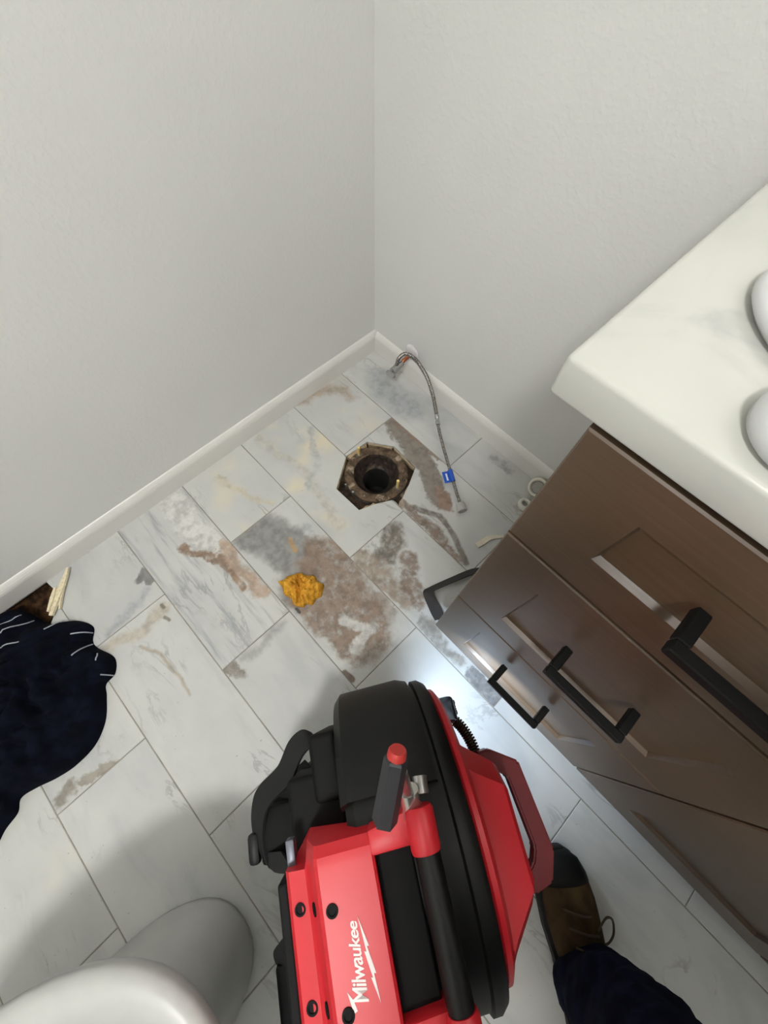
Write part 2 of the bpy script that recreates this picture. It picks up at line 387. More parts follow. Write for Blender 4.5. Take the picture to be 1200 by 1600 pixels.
M_MORTAR = plain('broken_mortar', (168, 148, 118), .9, var=.2, sc=90, bump=.4, bsc=150)
for i, (a, b) in enumerate([(9, 0), (0, 1), (1, 2), (6, 7), (3, 4), (8, 9), (7, 8)]):
    A = Vector(HOLE[a]+(0,)); B = Vector(HOLE[b]+(0,)); n_ = 7; C0 = Vector((.345, -.325, 0)); bm = nb(); rings = []
    wd = [.012, .010, .005, .011, .008, .003, .003][i]
    for j in range(n_+1):
        p = A.lerp(B, .04+.92*j/n_); inw = (C0-p).normalized(); q = p+inw*wd*random.uniform(.25, 1.0); o_ = p-inw*.004; zt = -.0045+random.uniform(-.002, .002)
        rings.append([Vector((o_.x, o_.y, -.024)), Vector((q.x, q.y, -.024)), Vector((q.x, q.y, zt-.004)), Vector((o_.x, o_.y, zt))])
    loft(bm, rings); make('mortar', bm, M_MORTAR, sub)

# ------------------------------------------------------------------ vanity
X0, XE, YV = .764, 1.946, -.528
van = empty('vanity_cabinet', (X0, 0, 0)); tag(van, 'taupe brown vanity cabinet with drawers, doors and black bar pulls', 'cabinet')
bm = nb(); box(bm, (X0+.002, YV+.02, .09), (XE, -.001, .864), .001, 1); make('body', bm, M_WOOD, van)
bm = nb(); box(bm, (X0+.002, YV+.07, .0005), (XE, -.02, .09)); make('toe_kick', bm, M_WOOD, van)
def front(name, x0, x1, z0, z1, l, r, b, t):
    """raised frame round a recessed flat panel with a sloped moulding"""
    bm = nb(); ya, yb = YV+.0185, YV; e = .0016; m = .0035; yp = YV+.0065
    def rect(a, c, d, f, y): return [Vector((a, y, d)), Vector((c, y, d)), Vector((c, y, f)), Vector((a, y, f))]
    rings = [rect(x0, x1, z0, z1, ya), rect(x0, x1, z0, z1, yb+e), rect(x0+e, x1-e, z0+e, z1-e, yb),
             rect(x0+l-m, x1-r+m, z0+b-m, z1-t+m, yb), rect(x0+l, x1-r, z0+b, z1-t, yp)]
    loft(bm, rings); return make(name, bm, M_WOOD, van)
def pull(parent, x0, x1, z0, z1):
    """square black bar pull; horizontal if z0 == z1"""
    yb = YV-.037; s = .0055; pts = [(x0, YV+.001, z0), (x0, yb, z0), (x1, yb, z1), (x1, YV+.001, z1)]
    bm = nb()
    if z0 == z1:
        box(bm, (x0-s, yb-s, z0-s), (x1+s, yb+s, z0+s), .0012, 1); box(bm, (x0-s, yb+s, z0-s), (x0+s, YV+.0, z0+s), .0012, 1); box(bm, (x1-s, yb+s, z0-s), (x1+s, YV+.0, z0+s), .0012, 1)
    else:
        box(bm, (x0-s, yb-s, z0-s), (x0+s, yb+s, z1+s), .0012, 1); box(bm, (x0-s, yb+s, z0-s), (x0+s, YV, z0+s), .0012, 1); box(bm, (x0-s, yb+s, z1-s), (x0+s, YV, z1+s), .0012, 1)
    return make('handle', bm, M_BLACKMETAL, parent)
GX = 1.1545
for (z0, z1, hz) in [(.678, .856, .778), (.387, .672, .548), (.092, .383, .272)]:
    d = front('drawer', X0, GX-.002, z0, z1, .072, .078, .070 if z0 < .6 else .063, .070 if z0 < .6 else .05); pull(d, .906, 1.0, hz, hz)
d = front('door', GX+.003, 1.5475, .092, .856, .078, .078, .085, .085); pull(d, 1.505, 1.505, .62, .72)
d = front('door', 1.5515, XE, .092, .856, .078, .078, .085, .085); pull(d, 1.594, 1.594, .62, .72)

ct = empty('countertop', (.731, 0, .864)); tag(ct, 'white marble-look countertop with squared front edge on the brown vanity', 'countertop')
bm = nb(); box(bm, (.7305, YV-.006, .866), (1.98, .0105, .8985), .004, 3); make('slab', bm, M_COUNTER, ct, True, auto=40)
bm = nb(); prof = [(.0005, .0015), (.085, .0015), (.096, .003), (.1, .007), (.0995, .011), (.096, .0135), (.090, .0135), (.08, .011), (.05, .008), (.0005, .007)]
lathe(bm, prof, 64, Matrix.Translation((.876, -.400, .8975)), True, True, .68)
tag(make('bowl', bm, M_DISH, smooth=True), 'white oval shallow bowl on the marble countertop', 'bowl')
bm = nb(); lathe(bm, [(.0005, .0), (.026, .0), (.0325, .004), (.0335, .011), (.030, .017), (.02, .0195), (.0005, .020)], 40, Matrix.Translation((.850, -.4955, .8987)) @ Matrix.Diagonal((.92, .92, 1, 1)), True, True, 1.0)
tag(make('soap_dish', bm, M_DISH, smooth=True), 'small white rounded dish near the countertop front edge', 'dish')

# ------------------------------------------------------------------ water supply: valve and hose
M_CHROME = plain('chrome', (190, 190, 190), .15, 1.0, var=.02)
M_COPPER = plain('copper', (196, 120, 90), .3, .9)
M_WPLAST = plain('white_plastic', (226, 223, 226), .35, var=.02)
sv = empty('stop_valve', (.15, .012, .09)); tag(sv, 'small chrome water shut-off valve on a copper stub from the wall', 'valve')
bm = nb(); lathe(bm, [(.0075, .0), (.026, .0), (.027, .003), (.021, .008), (.008, .010)], 28, frame_to((.156, .0115, .1025), (0, -1, 0)), True, True); make('escutcheon', bm, M_WPLAST, sv, True, auto=50)
bm = nb(); tube(bm, [(.156, .01, .1), (.157, -.02, .096), (.158, -.045, .092)], .0062, 12); make('pipe', bm, M_COPPER, sv, True)
bm = nb(); tube(bm, [(.157, -.036, .092), (.161, -.078, .088)], .0115, 12); make('body', bm, M_CHROME, sv, True, auto=50)
bm = nb(); tube(bm, [(.158, -.054, .092), (.158, -.0565, .0985)], .0078, 6); make('nut', bm, M_CHROME, sv)
bm = nb(); lathe(bm, [(.0005, -.004), (.0145, -.005), (.0175, 0), (.0145, .005), (.0005, .004)], 20, frame_to((.164, -.088, .088), (.12, -.8, .4)) @ Matrix.Diagonal((1, .62, 1, 1)), True, True); make('handle', bm, M_CHROME, sv, True, auto=60)

def braid():
    t = NT('braided_steel', .35, .85, srgb(150, 147, 142)); p = t.pos()
    wv = t.n('ShaderNodeTexVoronoi'); t.l(p, wv.inputs['Vector']); wv.inputs['Scale'].default_value = 420
    t.color(t.mix(t.mr(wv.outputs['Distance'], .1, .6), srgb(214, 211, 206), srgb(112, 107, 102))); t.bump(wv.outputs['Distance'], .5, .001); return t.m
HP = [(.158, -.057, .0995), (.155, -.046, .117), (.161, -.027, .125), (.181, -.014, .118), (.205, -.007, .1), (.245, -.010, .075), (.294, -.033, .055), (.341, -.066, .042), (.381, -.096, .035), (.423, -.123, .028), (.466, -.149, .022), (.515, -.179, .018), (.557, -.205, .015), (.585, -.222, .0145)]
hose = empty('supply_hose', (.60, -.23, 0)); tag(hose, 'braided steel toilet supply hose hanging from the valve to the floor', 'hose')
SP = smooth_path(HP, 6); ia = 7*6+2
bm = nb(); tube(bm, SP[:ia], .0058, 12); make('braided_sleeve', bm, braid(), hose, True, auto=60)
bm = nb(); tube(bm, SP[ia-1:], .0046, 10); make('lower_tube', bm, braid(), hose, True, auto=60)
fx = SP[ia]; fd = SP[ia+1]-SP[ia-1]
bm = nb(); lathe(bm, [(.004, -.016), (.0068, -.016), (.0068, -.006), (.0052, -.004), (.0052, .004), (.0068, .006), (.0068, .016), (.004, .016)], 14, frame_to(fx, fd), True, True); make('ferrule', bm, M_CHROME, hose, True, auto=40)
ed = (Vector(HP[-1])-Vector(HP[-2])).normalized(); ep = Vector(HP[-1])
bm = nb(); lathe(bm, [(.005, -.006), (.0115, -.004), (.0125, .0), (.0138, .001), (.0138, .02), (.0125, .021), (.008, .021), (.007, .012)], 12, frame_to(ep, ed), True, True)
o = make('coupling_nut', bm, plain('grey_plastic_nut', (176, 174, 170), .4), hose)
o.location = (0, 0, 0)
M_BLUE = plain('blue_tag', (28, 84, 190), .35, var=.04)
tp = SP[-14]; td = (SP[-10]-SP[-18]).normalized(); side = td.cross(Vector((0, 0, 1))).normalized()
bm = nb(); lathe(bm, [(.0052, -.018), (.0066, -.018), (.0066, .018), (.0052, .018)], 12, frame_to(tp, td), True, True); tg = make('tag', bm, M_BLUE, hose, True, auto=40)
bm = nb(); M = Matrix(((td.x, side.x, 0, tp.x), (td.y, side.y, 0, tp.y), (td.z, side.z, 1, tp.z), (0, 0, 0, 1)))
box(bm, (-.017, .006, -.004), (.018, .024, -.0015), .0006, 1, M); make('tag_flap', bm, M_BLUE, tg)
bm = nb(); box(bm, (-.010, .0115, -.0016), (.012, .0165, -.0008), 0, 1, M); make('tag_print', bm, plain('white_print', (220, 225, 232), .5), tg)

# ------------------------------------------------------------------ bits on the floor
bm = nb(); M = frame_to((.703, -.034, .036), (.05, -.6, .8))
lathe(bm, [(.0005, -.03), (.026, -.03), (.028, -.026), (.028, .004), (.026, .008), (.0215, .008), (.021, .003), (.0005, .003)], 32, M, True, True)
cap = empty('plastic_fitting', (.703, -.03, 0)); tag(cap, 'cream plastic pipe fitting with grey cap tucked beside the vanity', 'fitting')
make('body', bm, plain('cream_plastic', (224, 221, 204), .4), cap, True, auto=40)
bm = nb(); lathe(bm, [(.0005, .0025), (.018, .0025), (.0185, .004), (.014, .0055), (.0005, .0058)], 28, M, True, True); make('cap', bm, plain('grey_cap', (150, 148, 140), .4), cap, True)
bm = nb(); M = frame_to((.708, -.086, .0), (0, 0, 1))
lathe(bm, [(.008, .0005), (.0185, .0005), (.0195, .006), (.0185, .014), (.014, .0165), (.0085, .015), (.008, .01)], 28, M); 
o = make('plastic_ring', bm, plain('cream_ring', (222, 219, 208), .4), None, True); tag(o, 'small off-white plastic ring on the tile beside the vanity', 'ring')

M_STRAP = plain('black_strap', (44, 42, 42), .6, var=.1, sc=200, bump=.1)
pts = smooth_path([(.768, -.300, .014), (.742, -.330, .014), (.717, -.391, .013), (.697, -.447, .0135), (.6935, -.462, .0135), (.703, -.470, .013), (.729, -.480, .0095), (.762, -.492, .007)], 5)
wv = []
for i, p in enumerate(pts):
    t = i/(len(pts)-1); z = .0125*(1-.5*max(0, (t-.6)/.4)); wv.append(Vector((.0125-.004*t, .004+.006*t, .009)))
bm = nb(); ribbon(bm, pts, wv, .0018)
tag(make('strap', bm, M_STRAP, None, True, auto=40), 'black flat strap bent on the floor against the vanity side', 'strap')

def sliver(name, pts, w_, th, mat, label, cat, parent=None):
    bm = nb(); P = [Vector((p[0], p[1], p[2] if len(p) > 2 else th/2+.0006)) for p in pts]
    rings = []
    for i, p in enumerate(P):
        d = (P[min(i+1, len(P)-1)]-P[max(i-1, 0)]).normalized(); s = d.cross(Vector((0, 0, 1))).normalized()*w_[i]
        u = Vector((0, 0, th/2)); rings.append([p-s-u, p+s-u, p+s*.85+u, p-s*.8+u])
    loft(bm, rings); o = make(name, bm, mat, parent)
    if parent is None: tag(o, label, cat)
    return o
M_CAULK = plain('dried_caulk', (222, 214, 196), .7, var=.06, sc=90, bump=.2, bsc=120)
sliver('caulk_scrap', [(.696, -.276), (.700, -.256), (.704, -.233), (.712, -.224), (.728, -.203)], [.008, .009, .008, .0055, .005], .007, M_CAULK, 'bent cream strip of dried caulk beside the vanity', 'caulk')
M_PAPER = plain('torn_cream_edge', (228, 216, 184), .8, var=.12, sc=160, bump=.4, bsc=200)
cr = empty('caulk_strip', (.05, -1.14, 0)); tag(cr, 'torn cream caulk strip peeling at the brown hole by the baseboard', 'caulk')
for pts, ww in [([(.010, -1.094, .009), (.028, -1.112, .009), (.048, -1.132, .010), (.068, -1.154, .011), (.094, -1.182, .008)], [.003, .006, .008, .008, .005]),
                ([(.040, -1.140, .014), (.060, -1.156, .016), (.084, -1.180, .014)], [.003, .005, .003]), ([(.052, -1.130, .006), (.073, -1.148, .007), (.092, -1.160, .005)], [.002, .004, .002])]:
    sliver('torn_piece', pts, ww, .006, M_PAPER, '', '', cr)

# yellow crumpled rag
def rag_mat():
    t = NT('yellow_foam', .85, 0, spec=.2); p = t.pos(); nz = t.noise(p, 55, 5, .65)
    c = t.mix(t.mr(nz, .35, .65), srgb(232, 172, 62), srgb(196, 138, 40)); c = t.mix(t.mr(t.noise(p, 95, 4, .65), .58, .7, 0, .85), c, srgb(70, 52, 22))
    t.color(c); t.bump(t.noise(p, 130, 4), .7, .004); return t.m
RAG = [(.406, -.725), (.412, -.712), (.412, -.697), (.421, -.683), (.427, -.668), (.446, -.660), (.46, -.647), (.479, -.650), (.494, -.644), (.506, -.658), (.513, -.668), (.510, -.684), (.514, -.699), (.503, -.708), (.502, -.720), (.482, -.732), (.464, -.728), (.444, -.734), (.428, -.727)]
def heap(name, outline, centre, hgt, fold, mat, rings=18, seg=120, freq=20.0, seed=0.0, power=2.2, floorz=.0008):
    n = len(outline); C = Vector((centre[0], centre[1], 0)); O = smooth_path([(p[0], p[1], 0) for p in outline]+[(outline[0][0], outline[0][1], 0)], 10)[:-1]
    m = len(O); ring = []
    for k in range(rings+1):
        s = 1-k/rings; s = max(s, .02); g = []
        for i in range(m):
            p = C+(O[i]-C)*s; e = 1-s**power
            q = Vector((p.x*freq+seed, p.y*freq, seed))
            f = noise.noise(q)*.6+abs(noise.noise(q*1.9+Vector((3, 1, 2))))*.8+noise.noise(q*4.1)*.25
            z = hgt*(e**.55)*(1+fold*f)
            g.append(Vector((p.x, p.y, max(floorz, floorz+z))))
        ring.append(g)
    bm = nb(); lo = [Vector((p.x*1.0, p.y, .0003)) for p in O]
    loft(bm, [lo]+ring, True, True); return make(name, bm, mat, None, True)
rag = heap('crumpled_sponge', RAG, (.462, -.692), .030, .75, rag_mat(), 16, freq=42, seed=4.2)
tag(rag, 'crumpled yellow sponge scrap with dark dirt on the brown-stained tile', 'sponge')
for v in rag.data.vertices:      # the crease that runs across it
    a = Vector((.424, -.668)); b = Vector((.492, -.722)); p = Vector((v.co.x, v.co.y)); d = (b-a).normalized(); dist = abs((p-a).x*d.y-(p-a).y*d.x)
    if dist < .006: v.co.z *= .35+.65*(dist/.006)

# navy garment
def navy():
    t = NT('navy_cloth', .95, 0, spec=.1); p = t.pos(); nz = t.noise(p, 30, 4)
    t.color(t.mix(t.mr(nz, .35, .7), srgb(6, 8, 17), srgb(13, 16, 31))); t.bump(t.noise(p, 900, 2), .3, .0006)
    return t.m
CLOTH = [(.004, -1.275), (.02, -1.236), (.055, -1.216), (.106, -1.196), (.143, -1.146), (.185, -1.123), (.215, -1.140), (.237, -1.140), (.285, -1.122), (.318, -1.138), (.326, -1.166), (.350, -1.178), (.394, -1.205), (.422, -1.245), (.429, -1.293), (.423, -1.334), (.410, -1.374), (.405, -1.406), (.425, -1.422), (.435, -1.452), (.452, -1.49), (.44, -1.56), (.35, -1.60), (.2, -1.58), (.08, -1.54), (.02, -1.45), (.004, -1.35)]
M_NAVY = navy()
cl = heap('navy_garment', CLOTH, (.20, -1.36), .070, .95, M_NAVY, 40, freq=12, seed=1.7, power=3.0)
tag(cl, 'crumpled dark navy garment with pale dashed stitching on the floor', 'garment')
from mathutils.bvhtree import BVHTree
bv = BVHTree.FromPolygons([v.co for v in cl.data.vertices], [p.vertices for p in cl.data.polygons])
M_STITCH = plain('pale_stitch', (176, 180, 190), .8, var=.1)
for (a, b) in [((.019, -1.242), (.034, -1.19)), ((.069, -1.264), (.056, -1.196)), ((.097, -1.254), (.081, -1.185)), ((.138, -1.192), (.128, -1.168)), ((.114, -1.284), (.137, -1.237)), ((.185, -1.156), (.200, -1.130)), ((.243, -1.168), (.224, -1.143)), ((.262, -1.137), (.282, -1.140)), ((.312, -1.152), (.322, -1.142))]:
    P = []
    for i in range(9):
        t = i/8; x = a[0]+(b[0]-a[0])*t; y = a[1]+(b[1]-a[1])*t
        h = bv.ray_cast(Vector((x, y, 1)), Vector((0, 0, -1)))[0]
        if h: P.append(h+Vector((0, 0, .0006)))
    if len(P) > 2:
        bm = nb(); tube(bm, P, .0015, 6); make('stitching', bm, M_STITCH, cl, True)

# ------------------------------------------------------------------ toilet
TX, TY = .905, -1.42
tl = empty('toilet', (TX, TY, 0)); tag(tl, 'white porcelain toilet pulled off its drain and standing on the tiles', 'toilet')
def oval(cx, cy, rx, ryf, ryb, z, n=48, p=2.3):
    out = []
    for i in range(n):
        a = 2*math.pi*i/n; c, s = math.cos(a), math.sin(a); q = 2/p
        out.append(Vector((cx+rx*math.copysign(abs(c)**q, c), cy+(ryf if s > 0 else ryb)*math.copysign(abs(s)**q, s), z)))
    return out
bm = nb(); fx_, fy_ = .888, -1.42
rings = [oval(fx_, fy_, .124, .236, .30, .0006), oval(fx_, fy_, .125, .237, .30, .02), oval(fx_, fy_, .114, .222, .29, .035), oval(fx_, fy_, .106, .205, .29, .12), oval(fx_+.015, fy_, .112, .205, .29, .20),
         oval(fx_+.035, fy_, .140, .235, .27, .28), oval(TX, TY, .180, .285, .25, .34), oval(TX, TY, .197, .312, .25, .37), oval(TX, TY, .200, .318, .25, .39), oval(TX, TY, .196, .314, .25, .4),
         oval(TX, TY, .184, .302, .24, .404), oval(TX, TY, .150, .268, .2, .402), oval(TX, TY, .144, .260, .19, .392), oval(TX, TY, .125, .235, .17, .33), oval(TX, TY-.02, .09, .15, .12, .25), oval(TX, TY-.03, .04, .06, .06, .20)]
loft(bm, rings, True, True); make('bowl', bm, M_PORC, tl, True)
bm = nb(); box(bm, (TX-.22, TY-.44, .40), (TX+.22, TY-.25, .74), .03, 4); make('tank', bm, M_PORC, tl, True, auto=50)
bm = nb(); box(bm, (TX-.235, TY-.45, .741), (TX+.235, TY-.24, .775), .012, 3); make('tank_lid', bm, M_PORC, tl, True, auto=50)
bm = nb(); box(bm, (TX-.13, TY-.42, .26), (TX+.13, TY-.2, .401), .03, 3); make('tank_shelf', bm, M_PORC, tl, True, auto=50)

# ------------------------------------------------------------------ drain cleaning machine
U = Vector((-.858, .514)).normalized(); ANG = math.atan2(-U.x, U.y)     # local +y points along U
MB_ = CAM_LOC.xy - U*.2
mc = empty('drain_cleaning_machine', (MB_.x, MB_.y, 0), ANG); tag(mc, 'red and black drum drain cleaning machine with carry handle and straps', 'machine')
def part(name, bm, mat, parent=mc, smooth=False, auto=None):
    o = make(name, bm, mat, None, smooth, auto=auto)
    o.parent = parent; return o
M_BLACKPL = plain('black_plastic', (9, 9, 9), .5, var=.15, sc=20, bump=.06, bsc=500, spec=.35)
M_BLACKPL2 = plain('matte_black_plastic', (5, 5, 6), .7, var=.1, spec=.25)
M_GREYPL = plain('dark_grey_rubber', (44, 45, 49), .5, var=.05)
M_RED = plain('red_plastic', (204, 36, 46), .42, var=.03, sc=12)
M_SHADEDRED = plain('shaded_red_plastic', (118, 22, 30), .45, var=.04, sc=12)
M_WEB = plain('black_webbing', (15, 15, 17), .75, var=.15, sc=150, bump=.2)
ZC_ = .226
bm = nb(); lathe(bm, [(.10, -.069), (.17, -.069), (.205, -.066), (.217, -.054), (.219, -.03), (.219, .028)], 72, axisX(0, 0, ZC_), True, False)
lathe(bm, [(.219, .028), (.214, .030), (.2135, .040), (.2135, .066), (.219, .069), (.219, .080), (.212, .090), (.19, .0945), (.1, .0945)], 72, axisX(0, 0, ZC_), False, True)
part('drum', bm, M_BLACKPL, smooth=True, auto=35)
# front shroud standing round the drum's forward half
def arc(r, a0, a1, n=18): return [(r*math.cos(a0+(a1-a0)*i/n), r*math.sin(a0+(a1-a0)*i/n)) for i in range(n+1)]
bm = nb(); rings = []
for (y, z) in [(p[0], p[1]+ZC_) for p in arc(.2205, math.radians(-50), math.radians(66))]:
    k = Vector((0, y, z-ZC_)).normalized(); c = Vector((0, 0, ZC_))
    def P_(x, r): return Vector((x, 0, 0))+c+k*r
    rings.append([P_(-.071, .195), P_(-.071, .214), P_(-.060, .226), P_(.042, .228), P_(.060, .222), P_(.060, .205)])
loft(bm, rings); part('shroud', bm, M_BLACKPL, smooth=True, auto=30)
# red side cover: a round plate with a raised tapering boss
bm = nb(); lathe(bm, [(.10, .093), (.196, .093), (.199, .096), (.198, .103), (.188, .109), (.10, .1095)], 72, axisX(0, 0, ZC_), True, True)
part('side_plate', bm, M_RED, smooth=True, auto=30)
def bossring(x, y0, y1, z0, z1, c): return [Vector((x, y, z)) for y, z in [(y0+c, z1), (y1-c, z1), (y1, z1-c*1.3), (y1, z0+c), (y1-c, z0), (y0+c, z0), (y0, z0+c), (y0, z1-c*1.3)]]
bm = nb(); loft(bm, [bossring(.1085, -.150, .118, .085, .376, .03), bossring(.118, -.138, .108, .09, .374, .03), bossring(.157, -.098, .078, .10, .363, .026), bossring(.163, -.090, .070, .11, .356, .026)])
part('side_cover', bm, M_RED, smooth=True, auto=20)
bm = nb(); lathe(bm, [(.062, .162), (.062, .170), (.056, .176), (.03, .178), (.001, .178)], 40, axisX(0, -.01, ZC_), True, True); part('hub_plate', bm, M_BLACKPL2, smooth=True, auto=35)
# bail handle on the cover, its shade put into a deeper red
ol = [(.150, .085), (.172, .086), (.216, .058), (.229, -.070), (.212, -.108), (.182, -.116), (.150, -.100)]
il = [(.150, .060), (.168, .056), (.190, .040), (.200, -.060), (.190, -.080), (.178, -.086), (.150, -.080)]
bm = nb(); n = len(ol); rings = []
for a, b in zip(ol, il): rings.append([Vector((a[0], a[1], .237)), Vector((a[0], a[1], .262)), Vector((b[0], b[1], .262)), Vector((b[0], b[1], .237))])
loft(bm, rings); bmesh.ops.bevel(bm, geom=list(bm.edges), offset=.003, segments=2, affect='EDGES'); part('side_handle', bm, M_SHADEDRED, smooth=True, auto=40)
# cable nozzle, cable and lamp
bm = nb(); box(bm, (.096, .138, .215), (.134, .180, .272), .007, 3); part('cable_nozzle', bm, plain('blued_steel', (92, 104, 120), .25, .8), smooth=True, auto=40)
bm = nb(); core = smooth_path([(.118, .150, .214), (.139, .132, .216), (.150, .108, .222), (.154, .082, .228), (.150, .055, .232)], 12)
tube(bm, core, .0065, 10); cbl = part('cable', bm, plain('dark_cable', (52, 44, 34), .5, .6), smooth=True)
coil = []
for i in range(len(core)*14):
    t = i/14; j = min(int(t), len(core)-2); fr = t-j; 
    if t > len(core)-1: break
    p = core[j].lerp(core[j+1], fr); d = (core[j+1]-core[j]).normalized(); a = d.cross(Vector((0, 0, 1))).normalized(); b = d.cross(a); th = 2*math.pi*t/2.0
    coil.append(p+.0085*(math.cos(th)*a+math.sin(th)*b))
bm = nb(); tube(bm, coil, .0019, 5); part('coil', bm, plain('cable_steel', (70, 60, 46), .45, .7), cbl, True)
bm = nb(); box(bm, (.120, .146, .222), (.140, .172, .246), .003, 2); lampo = part('lamp_housing', bm, M_BLACKPL2, smooth=True, auto=40)
led_m = NT('led_lens', .3); led_m.b.inputs['Emission Color'].default_value = (.72, .86, 1, 1); led_m.b.inputs['Emission Strength'].default_value = 6.0
bm = nb(); lathe(bm, [(.0005, 0), (.006, 0), (.005, .002), (.0005, .003)], 16, frame_to((.1402, .159, .234), (1, .0, -.2)), True, True); part('lens', bm, led_m.m, lampo, True)
ld = bpy.data.lights.new('led', 'SPOT'); ld.energy = LED_POWER; ld.color = (.66, .82, 1); ld.spot_size = math.radians(135); ld.spot_blend = .8; ld.shadow_soft_size = .006
lo_ = bpy.data.objects.new('led_light', ld); COL.objects.link(lo_); lo_.parent = lampo
lo_.matrix_basis = Matrix.Translation((.147, .159, .233)) @ (Vector((.62, .05, -.78)).to_track_quat('-Z', 'Y').to_matrix().to_4x4())
# motor housing: stepped red box beside the carry handle
HF, HB = .045, -.29
prof = [(-.152, .24), (-.152, .405), (-.147, .413), (-.126, .418), (-.120, .423), (-.107, .463), (-.102, .468), (-.039, .470), (-.036, .467), (-.036, .40), (-.07, .24)]
bm = nb(); rings = []
for y, dz, sh in [(.066, -.05, .10), (.062, -.012, .25), (.052, -.002, .6), (.040, 0, 1), (HB, 0, 1)]:
    rings.append([Vector((x, y if x > -.125 else min(y, .034 if y > .035 else y), z+(dz if z > .42 else (dz*.5 if z > .3 else 0)))) for x, z in prof])
loft(bm, rings); hs = part('motor_housing', bm, M_RED, smooth=True, auto=25)
bm = nb(); box(bm, (-.166, HB, .10), (-.1525, .02, .398), .003, 2); part('back_plate', bm, M_BLACKPL2)
# red bridge from housing to the handle posts, front and back
for yc, sgn in ((.056, 1), (-.118, -1)):
    bm = nb(); poly = [(-.040, yc-.016*1), (-.040, yc+.010), (.012, yc+.019), (.020, yc+.019), (.020, yc-.016)] if sgn > 0 else [(-.038, yc-.016), (-.038, yc+.014), (.02, yc+.016), (.02, yc-.016)]
    prism(bm, poly, .432, .470, .004); part('bridge', bm, M_RED, smooth=True, auto=35)
    bm = nb(); y0, y1 = (yc-.022, yc+.023) if sgn > 0 else (yc-.03, yc+.018)
    tube(bm, [(.024, y0, .480), (.024, y0+.004, .480), (.025, y1-.004, .481), (.025, y1, .481)], [.0165, .0175, .0172, .015], 24); part('handle_post', bm, M_RED, smooth=True, auto=40)
    bm = nb(); box(bm, (.008, yc-.014, .425), (.040, yc+.014, .474), .004, 2); part('handle_foot', bm, M_RED, smooth=True, auto=40)
bm = nb(); tube(bm, [(.0245, .036, .4805), (.0245, .03, .4805), (.0245, -.095, .4805), (.0245, -.102, .4805)], [.0135, .0145, .0145, .0135], 24); part('carry_handle', bm, M_BLACKPL, smooth=True, auto=40)
# black plate between housing and handle, standing in for the shaded drum top
bm = nb(); box(bm, (-.0365, -.29, .40), (.008, .041, .449), .002, 2); part('shaded_infill', bm, M_BLACKPL2)
# screws
for x, y, z, nx in [(-.137, -.004, .4155, 0), (-.1165, -.002, .434, -.9), (-.092, .003, .4685, 0), (-.136, -.092, .4155, 0), (-.1155, -.088, .437, -.9), (-.090, -.083, .4685, 0)]:
    bm = nb(); d = Vector((nx, 0, 1.0 if nx == 0 else .33)); lathe(bm, [(.0006, -.002), (.0068, -.002), (.0068, .0016), (.0045, .002), (.004, .0004), (.0006, .0004)], 16, frame_to((x, y, z), d), True, True)
    part('screw', bm, M_BLACKPL2, hs, True, auto=40)
# printed wordmark and lightning bolt
M_WHITE = plain('white_lettering', (238, 226, 224), .5, var=.01)
fc = bpy.data.curves.new('wordmark', 'FONT'); fc.body = 'Milwaukee'; fc.size = .0205; fc.shear = .25; fc.extrude = .00025; fc.offset = .00035; fc.space_character = .92
to = bpy.data.objects.new('wordmark', fc); COL.objects.link(to); bpy.context.view_layer.update()
me = bpy.data.meshes.new_from_object(to.evaluated_get(bpy.context.evaluated_depsgraph_get())); bpy.data.objects.remove(to, do_unlink=True)
xs_ = [v.co.x for v in me.vertices]; wl = max(xs_)-min(xs_); x0_ = min(xs_)
def on_top(u, v): return Vector((-.0675-v, -.0770+u, .4694+(-.0675-v+.039)*.0317+.0010))
for v in me.vertices:
    u = (v.co.x-x0_)/wl*.067; vv = v.co.y*(1.12-.42*u/.067); z = v.co.z; v.co = on_top(u, vv)+Vector((0, 0, z))
me.materials.clear(); me.materials.append(M_WHITE); o = bpy.data.objects.new('wordmark', me); COL.objects.link(o); o.parent = hs
bolt_o = [(.000, .0125), (.022, .0065), (.021, .0085), (.044, .0035), (.043, .0058), (.0735, .0022), (.047, .0095), (.0475, .0072), (.024, .0125), (.0245, .0102)]
bm = nb(); prism(bm, [(on_top(a-.004, -b).x, on_top(a-.004, -b).y) for a, b in bolt_o], .4688, .4704); part('lightning_bolt', bm, M_WHITE, hs)
bm = nb(); prism(bm, [(on_top(a, -b).x, on_top(a, -b).y) for a, b in [(.012, -.0205), (-.006, -.0165), (-.0045, -.0125), (.004, -.0150)]], .4676, .4692); part('lightning_tail', bm, M_WHITE, hs)
# feed lever: steel shaft with a six-sided grip and red tip
bm = nb(); tube(bm, [(.018, .070, .470), (.017, .098, .487)], .0125, 20); lv = part('lever_shaft', bm, plain('bright_steel', (205, 203, 196), .22, .9), smooth=True, auto=40)
bm = nb(); tube(bm, [(.017, .092, .484), (.013, .125, .540)], .0065, 14); part('lever_rod', bm, M_STEEL, lv, True, auto=40)
bm = nb(); tube(bm, [(.033, .088, .474), (.035, .106, .470)], .009, 16); part('lever_pin', bm, M_STEEL, lv, True, auto=40)
A, B = Vector((-.0165, .079, .515)), Vector((.0105, .143, .566)); d = (B-A).normalized()
bm = nb(); tube(bm, [A, A+d*.003, B-d*.003, B], [.0110, .0142, .0132, .0118], 6); part('lever_grip', bm, M_GREYPL, lv)
bm = nb(); tube(bm, [B-d*.001, B+d*.006, B+d*.009], [.0105, .0102, .0088], 16); part('lever_tip', bm, plain('red_tip', (190, 52, 46), .5), lv, True, auto=50)
